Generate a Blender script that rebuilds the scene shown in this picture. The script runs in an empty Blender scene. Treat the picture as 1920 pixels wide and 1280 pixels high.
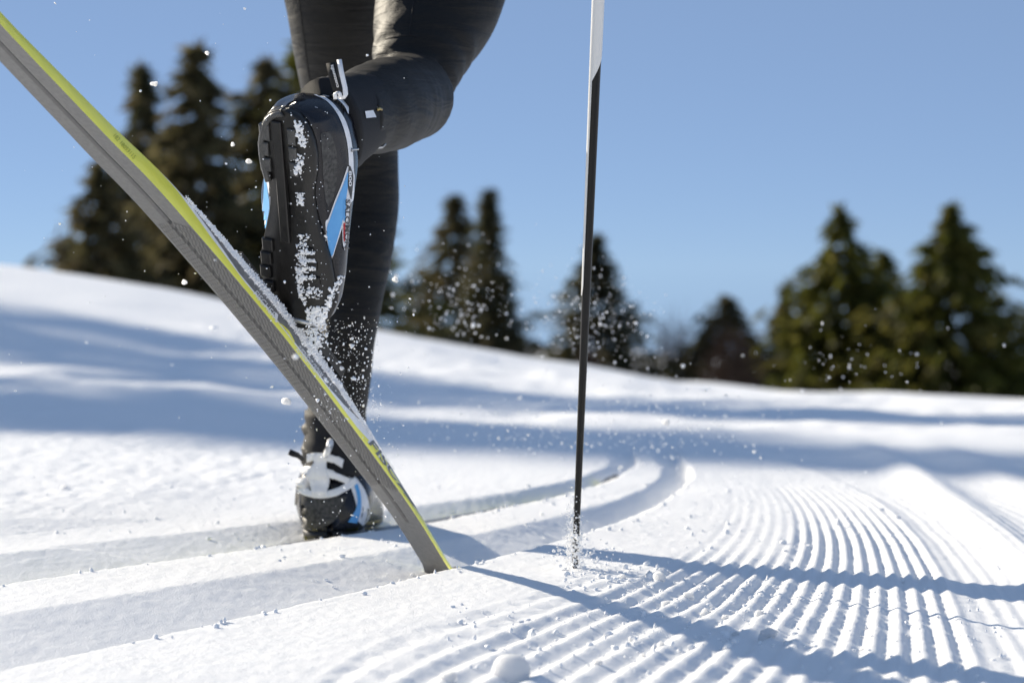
import bpy, bmesh, math, random
import numpy as np
from mathutils import Vector, Matrix
from mathutils.bvhtree import BVHTree

R = math.radians
rng = np.random.default_rng(7)
random.seed(7)
sc = bpy.context.scene
col = sc.collection

# ------------------------------------------------------------------ camera
CAM_H = 0.335          # lens height above the snow (m)
F = 4800.0             # focal length in photo pixels (1920 wide)
cam = bpy.data.cameras.new('camera')
cam.sensor_width = 36.0
cam.lens = F / 1920 * 36.0
cam.shift_y = -140 / 1920
cam.clip_start = 0.05
cam.clip_end = 2000
cam.dof.use_dof = True
cam.dof.focus_distance = 2.60
cam.dof.aperture_fstop = 7.1
cam_o = bpy.data.objects.new('camera', cam)
col.objects.link(cam_o)
cam_o.location = (0, 0, CAM_H)
cam_o.rotation_euler = (R(90), 0, 0)
sc.camera = cam_o

# ------------------------------------------------------------------ light
SUN_EL, SUN_AZ = 23.2, 48.0      # degrees; azimuth left of the view direction
w = bpy.data.worlds.new('World')
sc.world = w
w.use_nodes = True
nt = w.node_tree
bg = nt.nodes['Background']
sky = nt.nodes.new('ShaderNodeTexSky')
sky.sky_type = 'NISHITA'
sky.sun_disc = False
sky.sun_elevation = R(SUN_EL)
sky.sun_rotation = R(-SUN_AZ)
sky.altitude = 15000
sky.air_density = 2.0
sky.dust_density = 0.1
sky.ozone_density = 0.8
# high mountain air: the clear blue seen low in the frame carries on evenly overhead
even = nt.nodes.new('ShaderNodeMix'); even.data_type = 'RGBA'
even.inputs['Factor'].default_value = 0.62
even.inputs['B'].default_value = (2.9, 4.3, 6.9, 1)
nt.links.new(sky.outputs['Color'], even.inputs['A'])
nt.links.new(even.outputs['Result'], bg.inputs['Color'])
bg.inputs['Strength'].default_value = 0.055
sl = bpy.data.lights.new('sun', 'SUN')
sl.energy = 4.15
sl.angle = R(0.5)
sl.color = (1.0, 0.90, 0.73)
so = bpy.data.objects.new('sun', sl)
col.objects.link(so)
SUND = Vector((-math.sin(R(SUN_AZ)) * math.cos(R(SUN_EL)), math.cos(R(SUN_AZ)) * math.cos(R(SUN_EL)), math.sin(R(SUN_EL))))
so.rotation_euler = (-SUND).to_track_quat('-Z', 'Y').to_euler()
so.location = SUND * 30
sc.view_settings.view_transform = 'Standard'
sc.view_settings.look = 'None'
sc.view_settings.gamma = 1.0
sc.view_settings.use_curve_mapping = False
sc.view_settings.exposure = 0.84
sc.render.engine = 'CYCLES'
sc.cycles.max_bounces = 12
sc.cycles.diffuse_bounces = 10
sc.cycles.use_denoising = True
sc.cycles.sample_clamp_indirect = 8

# ------------------------------------------------------------------ helpers
def at(x, y, D):
    """photo pixel -> world point at distance D"""
    return Vector(((x - 960) / F * D, D, CAM_H + (500 - y) / F * D))

def gpt(x, y, z=0.0):
    """photo pixel -> point on the level plane at height z"""
    D = F * (CAM_H - z) / (y - 500)
    return ((x - 960) / F * D, D)

def tag(o, label=None, cat=None, group=None, kind=None):
    if label: o['label'] = label
    if cat: o['category'] = cat
    if group: o['group'] = group
    if kind: o['kind'] = kind
    return o

def empty(name, loc, **k):
    o = bpy.data.objects.new(name, None)
    col.objects.link(o)
    o.location = loc
    o.empty_display_size = 0.05
    tag(o, **k)
    return o

def mesh_obj(name, verts, faces, mat, parent=None, smooth=True, loc=None):
    me = bpy.data.meshes.new(name)
    me.from_pydata([tuple(v) for v in verts], [], [tuple(f) for f in faces])
    if smooth: me.shade_smooth()
    me.update()
    return link(name, me, mat, parent, loc)

def link(name, me, mat, parent=None, loc=None):
    if mat is not None and len(me.materials) == 0: me.materials.append(mat)
    o = bpy.data.objects.new(name, me)
    col.objects.link(o)
    if parent is not None:
        o.parent = parent
        o.matrix_parent_inverse = Matrix.Translation(-world_loc(parent))
    if loc is not None: o.location = loc
    return o

def world_loc(o):
    # parents here are only ever translated; meshes carry world coordinates
    v = Vector(o.location)
    if o.parent is not None and o.type == 'EMPTY': v += world_loc(o.parent)
    if o.type != 'EMPTY': v = Vector((0, 0, 0))
    return v

def np_mesh(name, V, Q, mat, parent=None, smooth=True):
    """fast mesh from numpy arrays (quads or tris)"""
    V = np.asarray(V, np.float32); Q = np.asarray(Q, np.int32)
    me = bpy.data.meshes.new(name)
    k = Q.shape[1]
    me.vertices.add(len(V)); me.vertices.foreach_set('co', V.ravel())
    me.loops.add(Q.size); me.loops.foreach_set('vertex_index', Q.ravel())
    me.polygons.add(len(Q))
    me.polygons.foreach_set('loop_start', np.arange(len(Q), dtype=np.int32) * k)
    me.update(calc_edges=True); me.validate()
    if smooth: me.shade_smooth()
    return link(name, me, mat, parent)

def grid_faces(nu, nv, close_v=False):
    f = []
    for i in range(nu - 1):
        for j in range(nv if close_v else nv - 1):
            j2 = (j + 1) % nv
            f.append((i * nv + j, i * nv + j2, (i + 1) * nv + j2, (i + 1) * nv + j))
    return f

def catmull(P, n):
    """resample control rows (k,d) smoothly to n rows"""
    P = np.asarray(P, float)
    k = len(P)
    t = np.linspace(0, k - 1, n)
    out = []
    for x in t:
        i = min(int(x), k - 2); u = x - i
        p0 = P[i - 1] if i > 0 else 2 * P[0] - P[1]
        p1, p2 = P[i], P[i + 1]
        p3 = P[i + 2] if i + 2 < k else 2 * P[-1] - P[-2]
        out.append(.5 * (2 * p1 + (p2 - p0) * u + (2 * p0 - 5 * p1 + 4 * p2 - p3) * u * u + (3 * p1 - p0 - 3 * p2 + p3) * u ** 3))
    return np.array(out)

def tube(pts, radii, seg=10, caps=True, flat=None):
    """verts, faces of a tube along pts"""
    pts = [Vector(p) for p in pts]
    V, Fc = [], []
    ref = None
    for i, p in enumerate(pts):
        t = (pts[min(i + 1, len(pts) - 1)] - pts[max(i - 1, 0)]).normalized()
        if ref is None:
            ref = Vector((0, 1, 0)) if abs(t.y) < .9 else Vector((1, 0, 0))
        b = t.cross(ref).normalized(); ref = b.cross(t).normalized()
        r = radii[i] if hasattr(radii, '__len__') else radii
        for s in range(seg):
            a = 2 * math.pi * s / seg
            V.append(p + (ref * math.cos(a) + b * math.sin(a)) * r)
    Fc = grid_faces(len(pts), seg, True)
    if caps:
        Fc.append(tuple(range(seg - 1, -1, -1)))
        Fc.append(tuple((len(pts) - 1) * seg + s for s in range(seg)))
    return V, Fc

def merge(parts):
    V, Fc = [], []
    for v, f in parts:
        o = len(V); V += list(v); Fc += [tuple(i + o for i in q) for q in f]
    return V, Fc

def _hash(ix, iy, seed):
    n = (ix.astype(np.int64) * 374761393 + iy.astype(np.int64) * 668265263 + seed * 974711) & 0x7fffffff
    n = ((n ^ (n >> 13)) * 1274126177) & 0x7fffffff
    return ((n ^ (n >> 16)) & 0xffff) / 65535.0

def vnoise(x, y, seed=0):
    ix = np.floor(x); iy = np.floor(y)
    fx = x - ix; fy = y - iy
    fx = fx * fx * (3 - 2 * fx); fy = fy * fy * (3 - 2 * fy)
    a = _hash(ix, iy, seed); b = _hash(ix + 1, iy, seed); c = _hash(ix, iy + 1, seed); d = _hash(ix + 1, iy + 1, seed)
    return (a * (1 - fx) + b * fx) * (1 - fy) + (c * (1 - fx) + d * fx) * fy - .5

def sstep(a, b, x):
    t = np.clip((x - a) / (b - a), 0, 1)
    return t * t * (3 - 2 * t)

# ------------------------------------------------------------------ materials
def mat(name, color, rough=.5, spec=.5, metal=0, bump=None, var=None, coat=0, sheen=0, trans=0):
    m = bpy.data.materials.new(name); m.use_nodes = True
    n = m.node_tree; p = n.nodes['Principled BSDF']
    p.inputs['Base Color'].default_value = (*color, 1)
    p.inputs['Roughness'].default_value = rough
    p.inputs['Specular IOR Level'].default_value = spec
    p.inputs['Metallic'].default_value = metal
    p.inputs['Coat Weight'].default_value = coat
    p.inputs['Coat Roughness'].default_value = .12
    p.inputs['Sheen Weight'].default_value = sheen
    tc = n.nodes.new('ShaderNodeTexCoord')
    if var:        # (scale, darker colour, strength): grain and wear
        tx = n.nodes.new('ShaderNodeTexNoise'); tx.inputs['Scale'].default_value = var[0]; tx.inputs['Detail'].default_value = 6
        n.links.new(tc.outputs['Object'], tx.inputs['Vector'])
        cr = n.nodes.new('ShaderNodeValToRGB')
        cr.color_ramp.elements[0].position = .35; cr.color_ramp.elements[1].position = .68
        cr.color_ramp.elements[0].color = (*color, 1); cr.color_ramp.elements[1].color = (*var[1], 1)
        n.links.new(tx.outputs['Fac'], cr.inputs['Fac']); n.links.new(cr.outputs['Color'], p.inputs['Base Color'])
        if len(var) > 2:
            mr = n.nodes.new('ShaderNodeMapRange')
            mr.inputs['To Min'].default_value = max(.05, rough - var[2]); mr.inputs['To Max'].default_value = min(1, rough + var[2])
            n.links.new(tx.outputs['Fac'], mr.inputs['Value']); n.links.new(mr.outputs['Result'], p.inputs['Roughness'])
    if bump:       # list of (scale, distance)
        prev = None
        for s, d in bump:
            tx = n.nodes.new('ShaderNodeTexNoise'); tx.inputs['Scale'].default_value = s; tx.inputs['Detail'].default_value = 4
            n.links.new(tc.outputs['Object'], tx.inputs['Vector'])
            b = n.nodes.new('ShaderNodeBump'); b.inputs['Distance'].default_value = d; b.inputs['Strength'].default_value = 1
            n.links.new(tx.outputs['Fac'], b.inputs['Height'])
            if prev: n.links.new(prev.outputs['Normal'], b.inputs['Normal'])
            prev = b
        n.links.new(prev.outputs['Normal'], p.inputs['Normal'])
    return m

M = {}
M['snow'] = mat('snow', (.95, .952, .955), .6, .2, bump=[(700, .0009), (1900, .0005), (170, .0007)])
M['clump'] = mat('snow_clump', (.985, .985, .985), .7, .15, bump=[(420, .0012)])
M['powder'] = mat('snow_powder', (.965, .965, .965), .7, .15)
_p = M['clump'].node_tree.nodes['Principled BSDF']      # packed snow glows a little from inside
_p.inputs['Subsurface Weight'].default_value = 1.0
_p.inputs['Subsurface Radius'].default_value = (1, 1, 1)
_p.inputs['Subsurface Scale'].default_value = .03
M['tights'] = mat('black_knit', (.0085, .0078, .007), .55, .2, bump=[(1400, .00025), (90, .0008)], sheen=.03)
M['navy'] = mat('navy_gloss', (.004, .0045, .009), .27, .38, var=(60, (.008, .008, .012), .12), coat=.12, bump=[(900, .00006)])
M['scuff'] = mat('scuffed_grey', (.075, .072, .068), .55, .4, var=(260, (.018, .018, .018), .1))
M['rubber'] = mat('black_rubber', (.007, .0065, .006), .42, .45, var=(120, (.014, .013, .012), .12), bump=[(800, .0002)])
M['rubber_lit'] = mat('lit_rubber', (.10, .097, .092), .28, .4, var=(200, (.05, .05, .048), .1), bump=[(700, .0003)])  # black rubber lightened: light catching the heel lugs and rim, put into colour
M['white'] = mat('white_plastic', (.84, .84, .85), .35, .5, var=(150, (.76, .76, .78), .08))
M['blue'] = mat('blue_print', (.10, .36, .72), .35, .5, var=(90, (.12, .40, .76), .08))
M['red'] = mat('red_print', (.5, .03, .04), .4, .5)
M['dark_print'] = mat('dark_print', (.02, .02, .022), .4, .5)
M['neoprene'] = mat('black_neoprene', (.01, .01, .012), .7, .3, bump=[(1200, .0003)])
M['yellow'] = mat('yellow_topsheet', (.86, .83, .11), .3, .5, var=(40, (.80, .78, .10), .05), coat=.2)
M['grey_sheet'] = mat('grey_topsheet', (.12, .12, .125), .4, .5, var=(150, (.2, .2, .2), .1))
M['base'] = mat('graphite_base', (.135, .133, .13), .38, .45, var=(220, (.115, .114, .112), .1))
M['groove'] = mat('groove_grey', (.045, .045, .046), .5, .4)
M['carbon'] = mat('black_carbon', (.005, .005, .005), .35, .3)
M['pole_white'] = mat('white_shaft', (.72, .71, .68), .4, .5)
M['steel'] = mat('steel', (.5, .5, .5), .35, .5, metal=1)
M['bark'] = mat('bark', (.055, .042, .032), .9, .2, bump=[(12, .02)], var=(6, (.03, .025, .02)))

def knit_folds():
    n = M['tights'].node_tree; p = n.nodes['Principled BSDF']
    tc = n.nodes.new('ShaderNodeTexCoord'); mp = n.nodes.new('ShaderNodeMapping'); mp.inputs['Scale'].default_value = (9, 9, 55)
    tx = n.nodes.new('ShaderNodeTexNoise'); tx.inputs['Scale'].default_value = 1.0; tx.inputs['Detail'].default_value = 3; tx.inputs['Distortion'].default_value = .8
    b = n.nodes.new('ShaderNodeBump'); b.inputs['Distance'].default_value = .0045; b.inputs['Strength'].default_value = 1
    n.links.new(tc.outputs['Object'], mp.inputs['Vector']); n.links.new(mp.outputs['Vector'], tx.inputs['Vector']); n.links.new(tx.outputs['Fac'], b.inputs['Height'])
    old = p.inputs['Normal'].links[0].from_node
    n.links.new(old.outputs['Normal'], b.inputs['Normal']); n.links.new(b.outputs['Normal'], p.inputs['Normal'])
knit_folds()

def leaf_mat(name, a, b, c):
    m = bpy.data.materials.new(name); m.use_nodes = True
    n = m.node_tree; p = n.nodes['Principled BSDF']
    p.inputs['Roughness'].default_value = .6; p.inputs['Specular IOR Level'].default_value = .25
    at_ = n.nodes.new('ShaderNodeAttribute'); at_.attribute_name = 'tint'
    cr = n.nodes.new('ShaderNodeValToRGB')
    cr.color_ramp.elements[0].color = (*a, 1); cr.color_ramp.elements[1].color = (*c, 1)
    e = cr.color_ramp.elements.new(.5); e.color = (*b, 1)
    n.links.new(at_.outputs['Fac'], cr.inputs['Fac'])
    n.links.new(cr.outputs['Color'], p.inputs['Base Color'])
    tr = n.nodes.new('ShaderNodeBsdfTranslucent'); n.links.new(cr.outputs['Color'], tr.inputs['Color'])
    mx = n.nodes.new('ShaderNodeMixShader'); mx.inputs['Fac'].default_value = .6
    n.links.new(p.outputs['BSDF'], mx.inputs[1]); n.links.new(tr.outputs['BSDF'], mx.inputs[2])
    n.links.new(mx.outputs['Shader'], n.nodes['Material Output'].inputs['Surface'])
    return m
M['olive'] = leaf_mat('olive_needles', (.068, .078, .016), (.108, .112, .022), (.145, .13, .034))
M['dark_needle'] = leaf_mat('dark_needles', (.055, .058, .030), (.082, .080, .040), (.12, .10, .052))
M['brown_needle'] = leaf_mat('brown_needles', (.060, .058, .028), (.098, .088, .042), (.135, .11, .058))
M['twig'] = leaf_mat('bare_twigs', (.09, .065, .05), (.12, .085, .065), (.15, .105, .08))
M['haze_twig'] = leaf_mat('pale_bare_twigs', (.12, .12, .14), (.16, .15, .16), (.2, .18, .18))

# ------------------------------------------------------------------ terrain
RIDGE = {-1: [(841.9, 1188), (918.4, 1157.5), (1006, 1131.3), (1034.4, 1120.3)],
 0: [(820, 1231.9), (885.6, 1211), (990.6, 1170.2), (1062.8, 1136), (1124, 1121.4), (1170, 1103), (1205, 1078)],
 1: [(857.2, 1256), (942.5, 1221), (1038.8, 1181.6), (1121.9, 1141.1), (1241.6, 1082)],
 2: [(990.6, 1236.3), (1060.6, 1201.3), (1160.2, 1152), (1176.6, 1143.3), (1278.8, 1088.6), (1345, 1050)],
 3: [(1006, 1269), (1089, 1221), (1200.7, 1163), (1216, 1154), (1313.8, 1094)],
 4: [(1093.5, 1251.6), (1238.3, 1173.9), (1255.8, 1163.6), (1353.1, 1099.5)],
 5: [(1279.9, 1187), (1298.4, 1173.9), (1389.2, 1102.8)],
 6: [(1323.6, 1200.2), (1342.2, 1184.8), (1427.5, 1108.3)],
 7: [(1368.4, 1214.4), (1389.2, 1194.3), (1464.7, 1112.7), (1481, 1092), (1509, 1025), (1513, 995), (1505, 961), (1485, 935)],
 8: [(1413.3, 1229.7), (1435.2, 1204.5), (1500.8, 1119.2)],
 9: [(1461.4, 1246.1), (1484.4, 1211.8), (1536.9, 1124.7)],
 10: [(1509.6, 1262.5), (1535.8, 1219.9), (1573.3, 1130.2), (1579, 1092), (1579, 1025), (1569, 987), (1552, 950), (1519, 920), (1492, 903)],
 11: [(1585.3, 1227.5), (1610.5, 1135.6)], 12: [(1633.4, 1236.2), (1645.5, 1140)],
 13: [(1684.8, 1243.9), (1682.7, 1145.5)], 14: [(1736.2, 1253.7), (1719.8, 1151)],
 15: [(1784.4, 1260.3), (1754.8, 1157.5)],
 15.5: [(1777.8, 1140), (1753.8, 1076.6), (1721, 1028), (1695, 987), (1650, 950)]}
RIMS = {'r2': [(0, 1255), (281, 1198), (469, 1155), (656, 1112), (820, 1070.5), (872, 1060), (924, 1044.5), (961, 1039), (1029, 1016), (1086, 1003), (1146, 984), (1198, 966), (1237.5, 950.5), (1258, 932), (1269, 896), (1290, 870)],
 'f2': [(0, 1154), (187, 1121), (375, 1093), (562, 1058), (750, 1037), (820, 1010.5), (885, 1003), (950.5, 987), (1013, 974), (1081, 958), (1146, 943), (1198, 924), (1227, 896), (1237.5, 872)],
 'r1': [(0, 1093), (187, 1070), (375, 1044), (540, 1018), (820, 974), (885, 961), (950.5, 950.5), (1029, 937.5), (1086, 924), (1133, 906), (1159, 885), (1185, 862)],
 'f1': [(0, 1034), (140, 1018), (253, 1006), (553, 978), (820, 945), (885, 930), (950.5, 924), (1016, 914), (1081, 898), (1120, 883), (1141, 864)]}

def kbasis(X, D):
    s = X; t = (D - 3) / 1.5
    return np.stack([s ** i * t ** j for i in range(5) for j in range(5 - i)], -1)
_A, _y = [], []
for k, pts in RIDGE.items():
    for p in pts:
        X, D = gpt(*p); _A.append(kbasis(np.array(X), np.array(D))); _y.append(k)
_A = np.array(_A); _y = np.array(_y, float)
KC = np.linalg.lstsq(np.vstack([_A, 2e-3 * np.eye(_A.shape[1])]), np.hstack([_y, np.zeros(_A.shape[1])]), rcond=None)[0]
print('ridge fit rms', (_A @ KC - _y).std())
RIMF = {}
for k, pts in RIMS.items():
    q = np.array([gpt(*p) for p in pts])
    c = np.polyfit(q[:, 1], q[:, 0], 4)
    RIMF[k] = (c, q[:, 1].min(), q[:, 1].max())

def rim(k, D):
    c, a, b = RIMF[k]
    Dc = np.clip(D, a, b)
    d = np.polyder(c)
    return np.polyval(c, Dc) + np.where(D < a, np.polyval(d, a) * (D - a), np.where(D > b, np.polyval(d, b) * .6 * (D - b), 0))

PX = np.array([-30, -9, -2.8, -1.925, -.758, .117, .99, 1.87, 2.8, 9, 30])
PZ = np.array([2.2, .75, .335, .218, .014, -.146, -.283, -.35, -.40, -.7, -2])

def ground_z(X, D, fine=True):
    X = np.asarray(X, float); D = np.asarray(D, float)
    ww = sstep(4.6, 13.5, D)
    z = ww * np.interp(X, PX, PZ)
    z = z - np.clip(D - 14, 0, 60) * .06 - np.clip(D - 74, 0, None) * .02
    z = z + sstep(5.2, 7.5, D) * (vnoise(X * .9, D * .55, 3) * .07 + vnoise(X * 2.4 + 9, D * 1.1, 4) * .025)
    z = z + sstep(4.6, 6, D) * sstep(16, 10, D) * (.020 * vnoise(X * 6, D * 3.2, 12) + .008 * vnoise(X * 19, D * 9, 13))
    if not fine: return z
    # two classic tracks pressed into the snow
    ga = sstep(.9, 1.5, D) * sstep(5.0, 3.9, D)
    for f, r, dep in (('f2', 'r2', .031), ('f1', 'r1', .031)):
        xf, xr = rim(f, D), rim(r, D)
        if f == 'f1':
            # a slab of the bank has broken away: the edge steps towards the track
            xf = xf + np.where((D < 3.06 + .02 * vnoise(X * 30, D * 30, 5)), .035, 0.0)
        wob = .004 * vnoise(X * 10, D * 10, 6) + .002 * vnoise(X * 60, D * 60, 7)
        t = (X + wob - xf) / np.maximum(xr - xf, .05)
        prof = np.interp(t, [-.01, .03, .74, .80, .95, .985, 1.0], [0, .05, .95, 1, 1, .06, 0])
        z = z - dep * ga * prof
    # corduroy ribs
    kk = np.clip(kbasis(X, np.clip(D, 1.6, 4.7)) @ KC, -30, 60)
    ph = (kk + .02 * vnoise(X * 8, D * 8, 21)) % 1.0
    tri = 1 - 2 * np.abs(ph - np.floor(ph + .5)) * 1.0
    tri = np.abs(((kk + .5) % 1.0) - .5) * 2       # 1 at valleys' midpoint, 0 on crest
    tri = 1 - np.abs(((kk) % 1.0 + .5) % 1.0 - .5) * 2
    rib = np.clip(tri, .04, .96)
    rib = rib * rib * (3 - 2 * rib) * .2 + rib * .8
    am = sstep(-.6, .3, kk) * (1 - .66 * sstep(15.4, 16.6, kk)) * sstep(60, 40, kk) * sstep(.02, .07, X - rim('r2', D))
    am = am * sstep(1.2, 1.6, D) * (1 - .55 * sstep(3.1, 3.7, D)) * sstep(4.5, 3.7, D) * (1 - .80 * sstep(2.85, 3.1, D) * sstep(7.2, 5.2, kk))
    edge = sstep(-2.6, -1.6, kk) * sstep(.2, -.6, kk) * sstep(3.0, 2.75, D)
    am = am * (1 + .35 * vnoise(X * 13, D * 5, 22))
    z = z + .0058 * am * (rib - 1) + am * .0016 * rib * vnoise(X * 120, D * 60, 23) - .0032 * edge * (1 - tri) * (.7 + 1.2 * vnoise(X * 70, D * 70, 8))
    z = z - .004 * sstep(16, 17.2, kk) * sstep(1.2, 1.6, D) * sstep(6, 4.5, D)
    # low berm left by the groomer's edge on the right
    bx = np.interp(D, [1.5, 2.82, 3.24, 3.76, 4.4], [.50, .563, .587, .611, .64])
    z = z + (.016 * np.exp(-((X - bx - .02) / .035) ** 2) + .010 * np.exp(-((X - bx - .16) / .04) ** 2)) * sstep(2.2, 2.9, D) * sstep(5.2, 4.3, D)
    # faint second corduroy and rough spots beyond the far track
    v = (rim('f1', D) - X) * .9
    far = sstep(.10, .2, v) * sstep(6, 4.5, D) * sstep(1, 1.6, D)
    z = z + far * .0026 * sstep(-.30, -.48, X) * np.abs(((v / .030) % 1) - .5) * 2 * sstep(.62, .4, v)
    rough = sstep(.18, .6, v) * sstep(7.5, 5.5, D)
    z = z + rough * (.0035 * vnoise(X * 20, D * 11, 9) + .004 * vnoise(X * 60, D * 45, 10))
    near = sstep(6, 4, D)
    # fine grain, small crumbs
    z = z + near * (.0011 * vnoise(X * 190, D * 150, 1) + .0008 * vnoise(X * 48, D * 40, 2) + .003 * vnoise(X * 9, D * 7, 11))
    return z

def gz(x, d): return float(ground_z(np.array([x]), np.array([d]))[0])

xs = np.concatenate([-np.geomspace(90, 1.32, 60), np.linspace(-1.3, -.75, 90)[:-1], np.linspace(-.75, 1.15, 560), np.linspace(1.15, 2.0, 120)[1:], np.geomspace(2.02, 90, 60)])
ys = np.concatenate([-np.geomspace(40, .5, 14), np.linspace(-.4, 1.5, 40), np.linspace(1.5, 3.4, 300)[1:], np.linspace(3.4, 5.2, 150)[1:], np.geomspace(5.22, 15, 150), np.geomspace(15.3, 260, 70)])
XX, YY = np.meshgrid(xs, ys)
ZZ = ground_z(XX.ravel(), YY.ravel())
V = np.stack([XX.ravel(), YY.ravel(), ZZ], -1)
nx, ny = len(xs), len(ys)
I = (np.arange(ny - 1)[:, None] * nx + np.arange(nx - 1)[None, :]).ravel()
Q = np.stack([I, I + 1, I + nx + 1, I + nx], -1)
ground = np_mesh('snow_ground', V, Q, M['snow'])
tag(ground, 'bright groomed snow slope with two ski tracks and corduroy ribs', kind='structure')

# ------------------------------------------------------------------ trees
def build_spruce(name, base, height, k, mat_, label, seed, dens=1.0, group='spruces beyond the snowy crest', taper=1.0, lean=0.0, bare=0.0):
    r = np.random.default_rng(seed)
    root = empty(name, base, label=label, cat='tree', group=group)
    b = Vector(base)
    n = 9
    lx = lean * height
    tv, tf = tube([b + Vector((lx * (i / (n - 1)) ** 2, 0, height * .97 * i / (n - 1))) for i in range(n)],
                  [max(.015, .018 * height * (1 - i / (n - 1)) + .012) for i in range(n)], 7)
    mesh_obj('trunk', tv, tf, M['bark'], root)
    C, A, B, T = [], [], [], []
    z = height * .985
    nv = 0
    while z > height * .06:
        up = height - z
        Rm = (k * up ** taper) * (0.82 + .36 * r.random()) + .05
        if bare and r.random() < bare: Rm *= .55
        nb = int((5 + 3.2 * min(Rm, 2.2)) * dens) + 2
        a0 = r.random() * 6.28
        for q in range(nb):
            if r.random() < .16: continue
            a = a0 + 6.283 * q / nb + r.normal() * .25
            Rb = Rm * (.50 + .68 * r.random())
            ns = max(3, int(Rb / .19 * dens) + 2)
            droop = .22 + .25 * r.random()
            tint = np.clip(.5 + .28 * r.normal() , 0, 1)
            for s in range(ns):
                f = .34 + .66 * (s + .3 + .6 * r.random()) / ns
                if Rb < .35: f = (s + .4 + .5 * r.random()) / ns
                rad = Rb * f
                dz = -droop * rad + .22 * rad * f
                p = np.array([b.x + lx * (z / height) ** 2 + math.cos(a) * rad + r.normal() * .05, b.y + math.sin(a) * rad + r.normal() * .05, b.z + z + dz + r.normal() * .05])
                sz = (.11 + .12 * r.random()) * (1.25 - .45 * f) * (height / 9) ** .4
                u = np.array([math.cos(a + r.normal() * .5), math.sin(a + r.normal() * .5), -.35 + r.normal() * .3]) * sz * 1.5
                wv = np.array([r.normal(), r.normal(), r.normal() * .6 - .5]); wv = wv / np.linalg.norm(wv) * sz * .62
                C.append(p); A.append(u); B.append(wv); T.append(np.clip(tint + .18 * r.normal() + .12 * (f - .5), 0, 1))
        z -= max(.10, .032 * height) * (.7 + .5 * r.random()) / dens ** .3
    C, A, B, T = map(np.array, (C, A, B, T))
    N = len(C)
    # each clump: two crossed slender diamond sprays
    A2 = A * .8 + np.cross(A, B) / np.maximum(np.linalg.norm(B, axis=1, keepdims=True), 1e-6) * .7
    P = np.concatenate([np.stack([C - A, C + B, C + A * 1.2, C - B], 1), np.stack([C - A2, C + B * .8, C + A2, C - B * .9], 1)])
    T = np.concatenate([T, T])
    V = P.reshape(-1, 3)
    o = np_mesh('crown', V, np.arange(len(V)).reshape(-1, 4), mat_, root, smooth=False)
    at_ = o.data.attributes.new('tint', 'FLOAT', 'POINT')
    at_.data.foreach_set('value', np.repeat(T, 4).astype(np.float32))
    return root

def spruce_px(name, xt, yt, D, half, yb, mat_, label, seed, **kw):
    """spruce whose tip shows at (xt,yt) and whose crown is +-half pixels wide at row yb"""
    top = at(xt, yt, D)
    base_z = float(ground_z(top.x, D, False)) - .1
    h = top.z - base_z
    up = (yb - yt) / F * D
    tp = kw.get('taper', 1.0)
    k = 1.75 * half / F * D / up ** tp
    return build_spruce(name, (top.x, D, base_z), h, k, mat_, label, seed, **kw)

TREES = [
 (268, 128, 44, 46, 330, 'dark_needle', 'slim dark spruce left of the tallest pair, its tip above the raised ski', dict(taper=0.88)),
 (366, 92, 42, 78, 400, 'brown_needle', 'tall brownish spruce between the raised ski and the lifted boot', dict(bare=.25, taper=0.93)),
 (188, 318, 38, 78, 520, 'brown_needle', 'short spruce behind the raised ski, leftmost of the trees', dict(taper=0.88)),
 (330, 300, 47, 110, 540, 'brown_needle', 'thin see-through spruce low between the leftmost trees', dict(bare=.45, dens=.8, taper=0.78)),
 (498, 116, 46, 112, 400, 'dark_needle', 'broad dark spruce just left of the lifted boot', dict(taper=0.88)),
 (562, 80, 50, 105, 420, 'olive', 'large dark spruce partly hidden behind the skier', dict(taper=0.93)),
 (853, 366, 60, 92, 620, 'brown_needle', 'spruce right of the skier, left one of a close pair', dict(bare=.12, taper=1.00)),
 (917, 360, 58, 50, 640, 'dark_needle', 'slender spruce right of the skier, right one of a close pair', dict(bare=.2, taper=0.98)),
 (1118, 446, 62, 82, 670, 'dark_needle', 'dark spruce standing behind the ski pole', dict(taper=1.00)),
 (1362, 558, 60, 104, 712, 'brown_needle', 'small brownish spruce at the left end of the right hand group', dict(taper=0.98)),
 (1475, 538, 64, 44, 700, 'dark_needle', 'small thin spruce left of the tall olive pair', dict(bare=.3, taper=0.98)),
 (1576, 392, 56, 122, 730, 'olive', 'tall olive spruce, left one of the two tallest on the right', dict(taper=1.00, dens=1.15)),
 (1655, 476, 60, 92, 720, 'olive', 'narrow spruce wedged between the two tall olive ones', dict(taper=0.98)),
 (1784, 388, 54, 135, 735, 'olive', 'biggest olive spruce, near the right edge', dict(taper=0.90, dens=1.25)),
 (1928, 596, 58, 70, 745, 'dark_needle', 'dark spruce cut by the right edge of the frame', dict(taper=0.98)),
]
for i, (xt, yt, D, half, yb, mm, lab, kw) in enumerate(TREES):
    spruce_px('spruce_tree', xt, yt, D, half, yb, M[mm], lab, 100 + i, **kw)

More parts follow.
